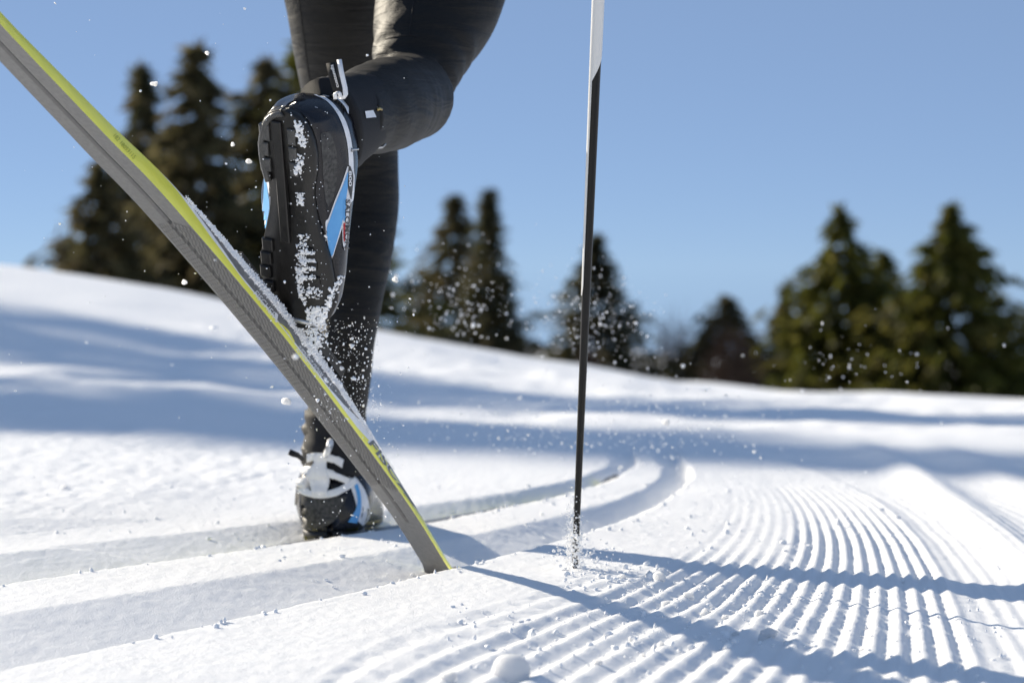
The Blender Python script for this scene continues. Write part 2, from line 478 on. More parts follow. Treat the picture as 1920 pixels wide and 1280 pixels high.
def build_shrub(name, px, ytop, ybase, half, D, mat_, label, seed, n=60):
    r = np.random.default_rng(seed)
    g = at(px, ybase, D); g.z -= .8
    root = empty(name, g, label=label, cat='shrub')
    H = (ybase - ytop) / F * D + .8
    Rr = half / F * D
    tv, tf = tube([g, g + Vector((0, 0, H * .5))], [.05, .03], 6)
    mesh_obj('stem', tv, tf, M['bark'], root)
    Vs, Fs, T = [], [], []
    for i in range(n):
        a = r.random() * 6.28; e = Rr * math.sqrt(r.random())
        q = g + Vector((math.cos(a) * e, math.sin(a) * e, H * (1 - .55 * (e / Rr) ** 2) * (.8 + .2 * r.random())))
        m1 = g.lerp(q, .5) + Vector((0, 0, -.1 * H))
        v, f = tube([g, m1, q], [.02, .014, .004], 3, caps=False)
        o = len(Vs); Vs += v; Fs += [tuple(x + o for x in t) for t in f]; T += [r.random()] * len(v)
        for j in range(7):
            s = m1.lerp(q, r.random()); e2 = s + Vector((r.normal() * .16, r.normal() * .16, abs(r.normal()) * .25)) * (H / 2.2)
            v, f = tube([s, e2], [.010, .003], 3, caps=False)
            o = len(Vs); Vs += v; Fs += [tuple(x + o for x in t) for t in f]; T += [r.random()] * len(v)
    o = mesh_obj('twigs', Vs, Fs, mat_, root, smooth=False)
    at_ = o.data.attributes.new('tint', 'FLOAT', 'POINT'); at_.data.foreach_set('value', np.array(T, np.float32))
build_shrub('bare_shrub', 1372, 606, 712, 72, 52, M['twig'], 'leafless brown shrub in front of the small brownish spruce', 301, 170)
build_shrub('bare_tree', 1262, 575, 700, 56, 70, M['haze_twig'], 'pale leafless tree in the gap left of the right hand group', 302, 70)
build_shrub('bare_shrub', 1106, 628, 678, 26, 50, M['twig'], 'small orange brown shrub at the foot of the spruce behind the pole', 303, 60)

# spruces out of frame on the left whose shadows lie across the slope
SX, SY = math.sin(R(SUN_AZ)), -math.cos(R(SUN_AZ))
def shade_tree(tipx, tipy, H, k, seed, label, dens=.7, **kw):
    L = H / math.tan(R(SUN_EL))
    tz = float(ground_z(tipx, tipy, False))
    for _ in range(3):
        bx, by = tipx - SX * L, tipy - SY * L
        bz = float(ground_z(bx, by, False))
        L = (H + bz - tz) / math.tan(R(SUN_EL))
    build_spruce('spruce_tree', (bx, by, bz), H, k, M['dark_needle'], label, seed, group='spruces left of the frame that shade the slope', dens=dens, **kw)
shade_tree(1.95, 3.22, 11.0, .40, 401, 'dark spruce uphill on the left, casting the longest shadow across the trail', dens=1.0, taper=.85)
shade_tree(.3, 7.25, 11.5, .34, 402, 'dark spruce uphill on the left, shading the bank behind the skier', taper=.8)
shade_tree(-1.2, 9.4, 11.0, .30, 403, 'dark spruce uphill on the left, shading the far left slope', dens=.5, taper=.8)
shade_tree(1.6, 5.3, 9.5, .26, 404, 'slim spruce uphill on the left, its shadow tip in the hollow at right')

# ------------------------------------------------------------------ raised ski
skiC = [(-90, -22), (0, 80), (170, 259), (300, 395), (498, 626), (649, 820), (752.5, 960), (822, 1064)]
def skiD(x): return 1.787 / (.577 - (x - 960) / F)
ctrl = [at(x, y, skiD(x)) for x, y in skiC]
ctrl[-1] = at(820, 1066, 2.945)
ctrl += [Vector((-.0745, 2.963, -.026)), Vector((-.067, 2.977, -.038)), Vector((-.0595, 2.99, -.050)), Vector((-.055, 2.998, -.057))]
NS = 700
CL = catmull(ctrl, NS)
CT = np.linspace(0, len(ctrl) - 1, NS) - 1       # t: 0 at photo's left edge ... 6 at the snow
TG = np.gradient(CL, axis=0); TG /= np.linalg.norm(TG, axis=1, keepdims=True)
phi = np.radians(np.interp(CT, [-1, 0, 3, 5, 6, 7, 10], [55, 54, 49, 55, 56, 30, 2]))
Wd = np.interp(CT, [-1, 0, 3, 5, 6, 8, 9.3, 9.8, 10], [.048, .0475, .0465, .047, .048, .05, .046, .03, .008])
Th = np.interp(CT, [-1, 0, 1, 2, 3, 3.6, 4.1, 4.6, 5, 6, 8, 10], [.011, .0125, .0165, .021, .0245, .0225, .017, .0115, .0092, .0078, .007, .005])
RT, TP = [], []
vd = np.array([0, 1, 0.])
for i in range(NS):
    t = TG[i]
    e = np.cross(vd, -t) if False else np.cross(t, vd); e /= np.linalg.norm(e)
    if e[0] < 0: e = -e
    f = np.cross(e, t); f /= np.linalg.norm(f)
    if f[2] < 0: f = -f
    TP.append(math.sin(phi[i]) * e + math.cos(phi[i]) * f)
    RT.append(math.cos(phi[i]) * e - math.sin(phi[i]) * f)
RT, TP = np.array(RT), np.array(TP)
SARC = np.concatenate([[0], np.cumsum(np.linalg.norm(np.diff(CL, axis=0), axis=1))])

def ski_side(i, v, off=0.0):
    """point on the right cap side; v 0 base edge .. 1 top"""
    wv = Wd[i] / 2 - .007 * v ** 1.6
    p = CL[i] + RT[i] * wv + TP[i] * (Th[i] * v)
    return p + (RT[i] * .95 + TP[i] * .3) * off

ski = empty('ski', Vector(CL[330]), label='raised grey based ski with yellow edge, tail lifted high on the left', cat='ski', group='the pair of skis')
# base: two halves and a centre groove, with a fish-scale grip zone
nb = 29
U = np.linspace(-1, 1, nb)
BV = []
g0 = (CT > 2.08) & (CT < 4.62)
for i in range(NS):
    hw = Wd[i] / 2
    for u in U:
        h = 0.0
        if abs(u) < .09 and CT[i] < 5.15: h = .0016
        p = CL[i] + RT[i] * (u * hw) + TP[i] * h
        BV.append(p)
BV = np.array(BV)
base_o = np_mesh('base', BV, np.array(grid_faces(NS, nb)), M['base'], ski)
# fish scales: staggered stepped crescents, one joined relief sheet on each side of the groove
SV, SF = [], []
s_a, s_b = np.interp(2.1, CT, SARC), np.interp(4.6, CT, SARC)
pitch = .0062
nrow = int((s_b - s_a) / pitch)
def ski_at(s):
    i = np.interp(s, SARC, np.arange(NS)); i0 = int(i); i1 = min(i0 + 1, NS - 1); f = i - i0
    L = lambda A: A[i0] * (1 - f) + A[i1] * f
    return L(CL), L(RT), L(TP), L(Wd)
for rr in range(nrow):
    for side in (-1, 1):
        ncell = 5
        for c in range(ncell):
            o2 = .5 if rr % 2 else 0
            uc = (.13 + (c + .5 * o2 + .25) / (ncell + .25) * .80) * side
            du = .80 / ncell * .46
            s = s_a + rr * pitch + abs(uc) * .010
            row = []
            for (ds, hh) in ((0, .00015), (pitch * .86, .0013), (pitch * .9, .0)):
                for uu in (-1, -.35, .35, 1):
                    cs, rt, tp, wd = ski_at(s + ds - (uu * uu) * .0016 * (1 if ds else 0))
                    row.append(cs + rt * ((uc + uu * du) * wd / 2) - tp * (hh * (1 - .5 * uu * uu) + .00005))
            o = len(SV); SV += row
            for a in range(2):
                for b in range(3):
                    SF.append((o + a * 4 + b, o + a * 4 + b + 1, o + a * 4 + b + 5, o + a * 4 + b + 4))
sc_o = np_mesh('grip_scales', np.array(SV), np.array(SF), M['base'], ski, smooth=False)
sc_o['kind'] = 'stuff'
# dark line in the centre groove
GV = []
idx = [i for i in range(NS) if CT[i] < 5.1]
for i in idx:
    for u in (-.045, .045):
        GV.append(CL[i] + RT[i] * (u * Wd[i] / 2) + TP[i] * .0013)
np_mesh('base_groove', np.array(GV), np.array(grid_faces(len(idx), 2)), M['groove'], ski)
# cap sides and top: printed bands
y1 = np.interp(CT, [-1, 1.7, 1.95, 2.3, 2.6, 3, 3.7, 3.9, 4.05, 4.18, 4.3, 10], [1, 1, .93, .5, .27, .22, .22, .27, .45, .78, 1, 1])
y2 = np.interp(CT, [-1, 1.7, 1.9, 2.1, 2.3, 2.55, 3, 3.5, 3.7, 3.92, 4.05, 10], [1, 1, 1, .95, .72, .36, .29, .29, .45, .85, 1, 1])
y2 = np.maximum(y1, y2)
def band(name, lo, hi, m, left=False):
    Vv, Ff = [], []
    nv = 6
    for i in range(NS):
        for j in range(nv):
            v = lo[i] + (hi[i] - lo[i]) * j / (nv - 1)
            if left:
                p = CL[i] - RT[i] * (Wd[i] / 2 - .007 * v ** 1.6) + TP[i] * (Th[i] * v)
            else:
                p = ski_side(i, v)
            Vv.append(p)
    for i in range(NS - 1):
        if hi[i] - lo[i] < 1e-4 and hi[i + 1] - lo[i + 1] < 1e-4: continue
        for j in range(nv - 1):
            Ff.append((i * nv + j, i * nv + j + 1, (i + 1) * nv + j + 1, (i + 1) * nv + j))
    return np_mesh(name, np.array(Vv), np.array(Ff), m, ski)
zero, one = np.zeros(NS), np.ones(NS)
side_a = band('side_stripe', zero + .0, y1, M['yellow'])
side_b = band('white_flash', y1, y2, M['white'])
side_c = band('topsheet', y2, one, M['grey_sheet'])
band('sidewall', zero, one, M['yellow'], left=True)
TV = []
for i in range(NS):
    for u in (1, .5, 0, -.5, -1):
        TV.append(CL[i] + RT[i] * (u * (Wd[i] / 2 - .007)) + TP[i] * (Th[i] + .0012 * (1 - u * u)))
np_mesh('top_face', np.array(TV), np.array(grid_faces(NS, 5)), M['grey_sheet'], ski)
# tail/tip end caps are thin enough to close with the sidewall profile
ev = [CL[-1] + RT[-1] * Wd[-1] / 2, CL[-1] - RT[-1] * Wd[-1] / 2, CL[-1] - RT[-1] * .001 + TP[-1] * Th[-1], CL[-1] + RT[-1] * .001 + TP[-1] * Th[-1]]
mesh_obj('tip_cap', ev, [(0, 1, 2, 3)], M['yellow'], ski)

def bvh_of(objs):
    Vv, Ff = [], []
    for o in objs:
        n0 = len(Vv)
        Vv += [v.co.copy() for v in o.data.vertices]
        Ff += [tuple(i + n0 for i in p.vertices) for p in o.data.polygons]
    return BVHTree.FromPolygons(Vv, Ff)

EYE = Vector((0, 0, CAM_H))
def surf(bvh, x, y, D, off=.0004):
    """point on a surface seen at photo pixel x,y (or the nearest one), lifted by off"""
    d = (at(x, y, D) - EYE).normalized()
    loc, nor, _, _ = bvh.ray_cast(EYE, d)
    if loc is None:
        loc, nor, _, _ = bvh.find_nearest(at(x, y, D))
    if nor.dot(d) > 0: nor = -nor
    return loc + nor * off

def text_mesh(s, size, bold=0.0, shear=0.0, spacing=1.0):
    cu = bpy.data.curves.new('lettering', 'FONT')
    cu.body = s; cu.size = size; cu.offset = bold; cu.shear = shear; cu.space_character = spacing
    cu.resolution_u = 3
    o = bpy.data.objects.new('lettering', cu); col.objects.link(o)
    dg = bpy.context.evaluated_depsgraph_get()
    me = bpy.data.meshes.new_from_object(o.evaluated_get(dg))
    bpy.data.objects.remove(o); bpy.data.curves.remove(cu)
    Vv = np.array([v.co[:2] for v in me.vertices]); Ff = [tuple(p.vertices) for p in me.polygons]
    bpy.data.meshes.remove(me)
    return Vv, Ff

def print_text(name, s, p0, p1, h, upsign, bvh, D, m, parent, off=.0005, bold=0.0, narrow=1.0):
    """flat lettering laid on a surface from pixel p0 to p1, cap height h pixels"""
    Vv, Ff = text_mesh(s, 1.0, bold)
    Vv = Vv - Vv.min(0); sx, sy = Vv.max(0)
    p0 = np.array(p0, float); p1 = np.array(p1, float)
    ax = p1 - p0; un = ax / np.linalg.norm(ax); up = np.array([un[1], -un[0]]) * upsign
    out = []
    for a, b in Vv:
        q = p0 + ax * (a / sx) + up * (b / sy * h)
        out.append(surf(bvh, q[0], q[1], D, off))
    return mesh_obj(name, out, Ff, m, parent, smooth=False)

ski_bvh = bvh_of([side_a, side_b, side_c])
print_text('brand_lettering', 'FISCHER', (473.5, 551), (511, 597), 10.5, 1, ski_bvh, 2.65, M['white'], ski)
print_text('model_lettering', 'SUPERLIGHT CROWN', (553, 655), (597, 709), 12, 1, ski_bvh, 2.72, M['white'], ski, bold=.01)
print_text('side_lettering', 'FISCHER', (688, 828), (795, 978), 12, 1, ski_bvh, 2.9, M['white'], ski, off=.0004, bold=.04)
print_text('side_lettering', 'FISCHER', (690, 831), (793, 975), 11, 1, ski_bvh, 2.9, M['grey_sheet'], ski, off=.0008, bold=.012)
print_text('serial_lettering', '182 18053115', (211, 256), (249, 299), 8, 1, ski_bvh, 2.47, mat('olive_print', (.4, .42, .04), .4), ski)
# little crest after the brand name
Vc = []
for q in ((514, 594), (519, 600), (521, 590), (516, 585), (513, 600), (517.5, 605), (520, 601)):
    Vc.append(surf(ski_bvh, q[0], q[1], 2.66, .0005))
mesh_obj('brand_crest', Vc, [(0, 1, 2, 3), (4, 5, 6)], M['white'], ski, smooth=False)
# yellow swoosh printed on the grey sheet
A_ = [(520, 603), (532, 611), (543, 622), (552, 640)]; B_ = [(520.5, 604), (530.5, 613), (541, 627), (551, 643)]
def strip(name, A, B, bvh, D, m, parent, n=16, mcount=4, off=.0004, relax=0):
    a = catmull(A, n); b = catmull(B, n)
    Vv = []
    for i in range(n):
        for j in range(mcount):
            q = a[i] + (b[i] - a[i]) * j / (mcount - 1)
            Vv.append(surf(bvh, q[0], q[1], D, off))
    if relax:      # a stiff strap bridges hollows instead of following them
        G = np.array(Vv).reshape(n, mcount, 3)
        rat = G[..., 1].copy()
        for _ in range(relax):
            pd = np.pad(rat, 1, mode='edge')
            av = (pd[:-2, 1:-1] + pd[2:, 1:-1] + pd[1:-1, :-2] + pd[1:-1, 2:]) / 4
            rat = np.minimum(rat, av) if _ < relax - 2 else av
        rat -= .0015
        k = rat / G[..., 1]
        e = np.array(EYE); G = e + (G - e) * k[..., None]
        back = G + np.array([0, .003, -.0008])
        Vv = [Vector(p) for p in G.reshape(-1, 3)] + [Vector(p) for p in back.reshape(-1, 3)]
        Ff = grid_faces(n, mcount); o = n * mcount
        Ff += [tuple(i + o for i in reversed(q)) for q in Ff]
        rimv = [j for j in range(mcount)] + [i * mcount + mcount - 1 for i in range(1, n)] + [(n - 1) * mcount + j for j in range(mcount - 2, -1, -1)] + [i * mcount for i in range(n - 2, 0, -1)]
        for a, b in zip(rimv, rimv[1:] + rimv[:1]): Ff.append((b, a, a + o, b + o))
        return mesh_obj(name, Vv, Ff, m, parent)
    return mesh_obj(name, Vv, grid_faces(n, mcount), m, parent)
strip('side_flash', A_, B_, ski_bvh, 2.7, M['yellow'], ski)

# ------------------------------------------------------------------ boots
class Frame:
    def __init__(s, heel, toe, roll):
        s.o = Vector(heel); s.a = (Vector(toe) - Vector(heel)); s.L = s.a.length; s.a.normalize()
        v = Vector((0, 1, 0))
        e = s.a.cross(v).normalized()
        if e.x < 0: e = -e
        f = e.cross(s.a).normalized()
        if f.z < 0: f = -f
        s.r = e * math.cos(roll) - f * math.sin(roll)
        s.u = e * math.sin(roll) + f * math.cos(roll)
    def p(s, l, w_, h): return s.o + s.a * (l * s.L) + s.r * w_ + s.u * h

Ls  = [0.0, .02, .06, .14, .25, .38, .52, .66, .78, .88, .95, .985, 1.0]
WS_ = [.003, .0185, .0275, .0325, .0322, .0300, .0340, .0410, .0440, .0400, .0310, .0200, .004]   # sole half width
WU_ = [.004, .0250, .0360, .0425, .0445, .0455, .0455, .0450, .0440, .0390, .0310, .0205, .005]   # widest half width
HT_ = [.012, .046, .0700, .0880, .0960, .0850, .0670, .0520, .0420, .0360, .0300, .0220, .006]   # height
BULGE = .46      # the inner side of the raised boot swells past its sole
def shell_geo(fr, nl=60, nv=29):
    Lc = np.array(Ls)
    ll = np.concatenate([np.linspace(0, .12, 16)[:-1], np.linspace(.12, .9, nl - 30), np.linspace(.9, 1, 16)[1:]])
    Vv = []
    for l in ll:
        ws, wu, ht = (np.interp(l, Lc, q) for q in (WS_, WU_, HT_))
        for j in range(nv):
            th = math.pi * j / (nv - 1)
            c, s_ = math.cos(th), math.sin(th)
            bul = math.sin(min(th, math.pi - th) * 3.2) if min(th, math.pi - th) * 3.2 < math.pi / 2 else 1.0
            ww = ws + (wu - ws) * bul
            if c < 0: ww *= 1 + BULGE * math.exp(-((l - .48) / .19) ** 2) * bul
            x = math.copysign(abs(c) ** .62, c) * ww
            h = s_ ** .85 * ht
            Vv.append(fr.p(l - .006 * math.sin(th) * (1 if l < .03 else 0), x, h))
    n = len(ll)
    Ff = grid_faces(n, nv)
    Ff.append(tuple(range(nv))); Ff.append(tuple((n - 1) * nv + j for j in range(nv - 1, -1, -1)))
    for i in range(n - 1):
        Ff.append((i * nv, (i + 1) * nv, (i + 1) * nv + nv - 1, i * nv + nv - 1))
    return Vv, Ff

SL  = [0, .008, .02, .045, .08, .13, .18, .25, .36, .46, .56, .66, .76, .86, .94, .985, 1.0]
SWr = [.003, .0105, .0165, .0230, .0275, .0312, .0326, .0316, .0250, .0268, .0330, .0398, .0428, .0388, .0290, .017, .004]
def outsole_geo(fr, th=.011, inset=.0, mir=1):
    Vv, n = [], 44
    ll = np.linspace(0, 1, n)
    ll = .5 - .5 * np.cos(ll * math.pi) * 1.0
    prof = [(-1, 0.0005), (-1.02, -th * .5), (-.97, -th), (-.5, -th * 1.02), (0, -th), (.5, -th * 1.02), (.97, -th), (1.02, -th * .5), (1, .0005)]
    for l in ll:
        wsol = np.interp(l, SL, SWr) - inset
        arch = .004 * math.exp(-((l - .40) / .12) ** 2)
        for x, h in prof:
            Vv.append(fr.p(l, x * wsol, h + arch * (h < -.001)))
    m = len(prof)
    Ff = grid_faces(n, m)
    Ff.append(tuple(range(m))); Ff.append(tuple((n - 1) * m + j for j in range(m - 1, -1, -1)))
    for i in range(n - 1): Ff.append((i * m, (i + 1) * m, (i + 1) * m + m - 1, i * m + m - 1))
    return Vv, Ff

def block(fr, l0, l1, w0, w1, h0, h1, bev=.0012):
    """bevelled lug"""
    bl = bev / fr.L
    Vv = []
    for h, b in ((h0, 0), (h1 + bev * .7 * (1 if h1 > h0 else -1) * -1, 0), (h1, 1)):
        for l, x in ((l0 + b * bl, w0 + b * bev), (l1 - b * bl, w0 + b * bev), (l1 - b * bl, w1 - b * bev), (l0 + b * bl, w1 - b * bev)):
            Vv.append(fr.p(l, x, h))
    Ff = []
    for k in range(2):
        for j in range(4):
            Ff.append((k * 4 + j, k * 4 + (j + 1) % 4, k * 4 + 4 + (j + 1) % 4, k * 4 + 4 + j))
    Ff.append((8, 9, 10, 11)); Ff.append((0, 1, 2, 3))
    return Vv, Ff

person = empty('person', (-.2, 3.25, 0), label='skier seen from behind in black tights, one boot kicked up and one planted', cat='person')

def common_boot(fr, label):
    v, f = shell_geo(fr)
    shell = mesh_obj('ski_boot', v, f, M['navy'], person)
    tag(shell, label)
    v, f = outsole_geo(fr); mesh_obj('outsole', v, f, M['rubber'], shell)
    # rounded heel rim, tread lugs at the edges, cross bars, guide rail
    pts = []
    for q in np.linspace(-1, 1, 41):
        l = .32 * abs(q) ** 2.2
        pts.append(fr.p(l + .012, math.copysign(1, q) * max(0, np.interp(l, SL, SWr) - .0042) * (abs(q) > .01), -.0112))
    v, f = tube(pts, .0036, 8); mesh_obj('heel_rim', v, f, M['rubber_lit'], shell)
    for a, b in ((.075, .145), (.155, .215), (.225, .285)):
        wl = np.interp((a + b) / 2, SL, SWr)
        v, f = block(fr, a, b, -wl + .0012, -wl + .013, -.007, -.0137); mesh_obj('tread_lug', v, f, M['rubber_lit'], shell, smooth=False)
        v, f = block(fr, a, b, .005, .014, -.007, -.0140); mesh_obj('tread_lug', v, f, M['rubber_lit'], shell, smooth=False)
    for a, b in ((.60, .655), (.665, .72), (.73, .785), (.80, .85)):
        wl = np.interp((a + b) / 2, SL, SWr)
        v, f = block(fr, a, b, -wl + .0016, -wl + .014, -.007, -.0137); mesh_obj('tread_lug', v, f, M['rubber'], shell, smooth=False)
        v, f = block(fr, a + .005, b - .018, .006, wl - .012, -.007, -.0138); mesh_obj('tread_bar', v, f, M['rubber'], shell, smooth=False)
    v, f = block(fr, .05, .60, -.0125, -.0015, -.009, -.0145); mesh_obj('guide_rail', v, f, M['rubber'], shell, smooth=False)
    v, f = tube([fr.p(.965, -.020, -.011), fr.p(.965, .020, -.011)], .0028, 8); mesh_obj('toe_bar', v, f, M['steel'], shell)
    return shell

# --- raised boot
HEEL = at(540, 200, 2.565); TOE = at(571, 606, 2.672)
fr = Frame(HEEL, TOE, R(28))
boot = common_boot(fr, 'raised boot showing its black sole, with blue and white side panels')
bb = bvh_of([boot])
DB = 2.56
strip('side_line', [(588, 178), (612, 190), (632, 214), (645, 245), (652, 280), (654, 320)], [(604, 178), (626, 196), (645, 222), (655, 250), (661, 285), (663, 325)], bb, DB, M['white'], boot, 28, 4)
strip('side_panel_border', [(651, 312), (640, 345), (626, 380), (616, 408), (610, 417), (613, 447), (618, 474), (619.5, 492)], [(661, 312), (656, 345), (651, 380), (645, 410), (640, 430), (632, 455), (625, 478), (621.5, 494)], bb, DB, M['white'], boot, 36, 5, off=.0004)
strip('side_panel', [(651, 323), (642, 348), (628, 382), (618, 410), (612, 428), (615, 448), (618, 472), (620, 486)], [(653, 324), (651, 348), (647, 380), (642, 410), (637, 430), (630, 454), (624, 474), (620.6, 487)], bb, DB, M['blue'], boot, 36, 5, off=.0009)
strip('logo_panel_border', [(662, 318), (650, 370), (642, 380), (641, 420), (642, 455), (645, 468)], [(664, 330), (662, 372), (655, 384), (652, 420), (648, 455), (645.5, 470)], bb, DB, M['white'], boot, 26, 4, off=.0006)
strip('badge', [(653, 310), (651, 335), (651, 350), (656, 372)], [(656, 312), (661, 330), (660, 350), (657.5, 374)], bb, DB, M['dark_print'], boot, 14, 4, off=.001)
print_text('badge_lettering', '800', (651.8, 320), (651.8, 349), 5.5, 1, bb, DB, M['white'], boot, off=.0015, bold=.02)
strip('logo_panel', [(643, 377), (642.5, 395), (642.5, 414)], [(647.5, 377), (647, 395), (646.5, 414)], bb, DB, M['blue'], boot, 10, 3, off=.0011)
strip('logo_panel_red', [(642.5, 418), (642.5, 434), (643, 452)], [(646.5, 418), (646, 434), (645.5, 452)], bb, DB, M['red'], boot, 10, 3, off=.0011)
print_text('side_lettering', 'SALOMON', (646, 373), (643.5, 466), 8.5, 1, bb, DB, M['dark_print'], boot, off=.0017, bold=.02)
# blue and white on the medial (left) edge
strip('inner_panel_border', [(498, 300), (497, 345), (492, 395), (487, 440), (480, 480), (480, 505)], [(500, 300), (506, 345), (513, 395), (509, 435), (496, 475), (488, 505)], bb, DB, M['white'], boot, 24, 4, off=.0006)
strip('inner_panel', [(497, 330), (496, 360), (493, 400), (488, 440), (483, 470)], [(499, 330), (504, 362), (506, 400), (500, 435), (487, 470)], bb, DB, M['blue'], boot, 20, 4, off=.001)
# scuffed heel patch
strip('heel_patch', [(600, 250), (603, 290), (605, 330), (609, 370), (613, 385)], [(618, 246), (630, 285), (631, 330), (624, 370), (615, 387)], bb, DB, M['scuff'], boot, 18, 7, off=.0008)
# ankle cuff: neoprene collar from the boot opening towards the shin
ank = fr.p(.20, 0, .088)
KNEE_R = at(784, 178, 2.97)
shin = (KNEE_R - ank).normalized()
def oval_loft(rows, seg=28):
    """rows: (centre, axis, ra, rb, ref) -> lofted sleeve"""
    Vv = []
    for c, ax, ra, rb, ref in rows:
        b = ref - ax * ref.dot(ax); b.normalize(); a2 = ax.cross(b).normalized()
        for s in range(seg):
            t = 2 * math.pi * s / seg
            Vv.append(c + b * (ra * math.cos(t)) + a2 * (rb * math.sin(t)))
    Ff = grid_faces(len(rows), seg, True)
    Ff.append(tuple(range(seg - 1, -1, -1))); Ff.append(tuple((len(rows) - 1) * seg + s for s in range(seg)))
    return Vv, Ff
rows = []
for q in np.linspace(0, 1, 9):
    c = fr.p(.22, 0, .070).lerp(ank + shin * .085, q)
    ax = (fr.u * (1 - q) + shin * q).normalized()
    rows.append((c, ax, (.058 - .014 * q) * (1 + .02 * math.sin(q * 20)), (.039 + .002 * q), fr.a))
v, f = oval_loft(rows)
cuff = mesh_obj('ankle_cuff', v, f, M['neoprene'], boot)
cb = bvh_of([cuff, boot])
# white heel spur and pull loop
strip('heel_spur', [(604, 177), (622, 184), (640, 200), (648, 215)], [(610, 176), (632, 182), (648, 198), (649, 216)], cb, DB, M['white'], boot, 14, 4, off=.003)
def ribbon(name, pts, width, m, parent, thick=.0016):
    """flat band through 3-D points, width along the given vectors"""
    Vv = []
    n = len(pts)
    for i, (p, wv) in enumerate(pts):
        t = (pts[min(i + 1, n - 1)][0] - pts[max(i - 1, 0)][0]).normalized()
        nn = t.cross(wv).normalized() * thick / 2
        hv = wv.normalized() * width / 2
        Vv += [p - hv - nn, p + hv - nn, p + hv + nn, p - hv + nn]
    Ff = grid_faces(n, 4, True) + [(3, 2, 1, 0), tuple((n - 1) * 4 + j for j in range(4))]
    return mesh_obj(name, Vv, Ff, m, parent)
wx = Vector((1, -.35, .1))
ribbon('pull_tab', [(at(620, 118, 2.50), wx), (at(624, 138, 2.50), wx), (at(630, 160, 2.505), wx), (at(636, 176, 2.51), wx)], .0095, M['neoprene'], boot)
ribbon('pull_loop', [(at(636, 112, 2.497), wx), (at(640, 135, 2.495), wx), (at(647, 165, 2.495), wx), (at(648, 178, 2.495), wx), (at(643, 185, 2.497), wx), (at(638, 183, 2.5), wx)], .0046, M['white'], boot)
ribbon('pull_loop', [(at(629, 186, 2.495), wx), (at(628, 176, 2.492), wx), (at(633, 173, 2.492), wx), (at(637, 176, 2.493), wx), (at(638, 184, 2.494), wx)], .0036, M['white'], boot)
tabb = bvh_of([o for o in boot.children if o.name.startswith('pull_tab')])
print_text('tab_lettering', 'customfit', (636, 163), (625, 121), 6.2, 1, tabb, 2.5, M['white'], boot, off=.0006, bold=.015)
strip('cuff_tag', [(682.5, 209), (685, 222)], [(698, 207), (704, 220)], cb, 2.55, M['white'], boot, 6, 4, off=.0012)
Vz, Fz = tube([surf(cb, x, y, 2.6, .001) for x, y in ((704, 288), (709, 282), (715, 275), (722, 268))], .0014, 6)
mesh_obj('cuff_zip', Vz, Fz, M['steel'], boot)
Vz, Fz = tube([surf(cb, x, y, 2.6, .001) for x, y in ((706, 206), (710, 204), (714, 206))], .0016, 6)
mesh_obj('zip_pull', Vz, Fz, mat('brass', (.5, .38, .16), .35, metal=1), boot)

# --- planted boot
hx, hD = -.229, 3.22
zb = .002
HDG = R(1)
hd = Vector((math.sin(HDG), math.cos(HDG), 0))
HE2 = Vector((hx, hD, zb)); TO2 = HE2 + hd * .285
fr2 = Frame(HE2, TO2, R(0))
fr2.r = Vector((math.cos(HDG), -math.sin(HDG), 0)) * 1.20; fr2.u = Vector((0, 0, 1))
BULGE = .05
boot2 = common_boot(fr2, 'planted boot seen from its scuffed black heel, with white ankle strap')
ank2 = fr2.p(.20, 0, .09)
rows = []
for q in np.linspace(0, 1, 10):
    c = fr2.p(.20, 0, .066).lerp(fr2.p(.19, 0, .150), q)
    rows.append((c, Vector((0, 0, 1)), .050 - .010 * q + .002 * math.sin(q * 17), .039 - .003 * q + .002 * math.sin(q * 14 + 1), fr2.a))
v, f = oval_loft(rows)
cuff2 = mesh_obj('ankle_cuff', v, f, M['neoprene'], boot2)
b2 = bvh_of([boot2]); c2 = bvh_of([boot2, cuff2])
D2 = 3.2
strip('heel_patch', [(556, 925), (555, 950), (560, 975), (570, 988)], [(650, 932), (640, 950), (628, 975), (600, 990)], b2, D2, M['scuff'], boot2, 12, 8, off=.0016)
strip('heel_strap', [(553, 906), (562, 922), (580, 931), (605, 934), (632, 929), (654, 917), (668, 906)], [(558, 895), (568, 908), (584, 919), (605, 922), (628, 917), (648, 906), (664, 892)], c2, D2, M['white'], boot2, 26, 4, off=.002, relax=6)
strip('strap_upright', [(590, 850), (592, 868), (578, 888), (582, 905), (588, 928)], [(616, 852), (613, 872), (616, 886), (619, 900), (612, 929)], c2, D2, M['white'], boot2, 18, 6, off=.004, relax=12)
strip('strap_wing', [(581, 849), (598, 846), (622, 850), (642, 861)], [(581, 866), (598, 862), (620, 866), (639, 879)], c2, D2, M['white'], boot2, 14, 5, off=.005, relax=10)
strip('strap_wing', [(610, 878), (630, 885), (656, 897)], [(612, 890), (628, 899), (650, 908)], c2, D2, M['white'], boot2, 14, 4, off=.003, relax=8)
strip('strap_wing', [(566, 880), (577, 875), (592, 875)], [(568, 889), (578, 886), (590, 890)], c2, D2, M['white'], boot2, 12, 4, off=.003, relax=8)
strip('side_panel_border', [(648, 896), (660, 920), (668, 950), (664, 968), (672, 978)], [(668, 896), (684, 920), (692, 950), (692, 970), (680, 985)], b2, D2, M['white'], boot2, 18, 6, off=.0006)
strip('side_panel', [(660, 900), (668, 925), (668, 950), (652, 978)], [(668, 903), (675, 925), (676, 955), (668, 980)], b2, D2, M['blue'], boot2, 18, 4, off=.0012)
v, f = tube([surf(c2, 612, 852, D2, .004), at(616, 842, 3.17), at(619, 830, 3.18), surf(c2, 620, 828, D2, .003)], .0042, 7)
mesh_obj('strap_loop', v, f, M['white'], boot2)
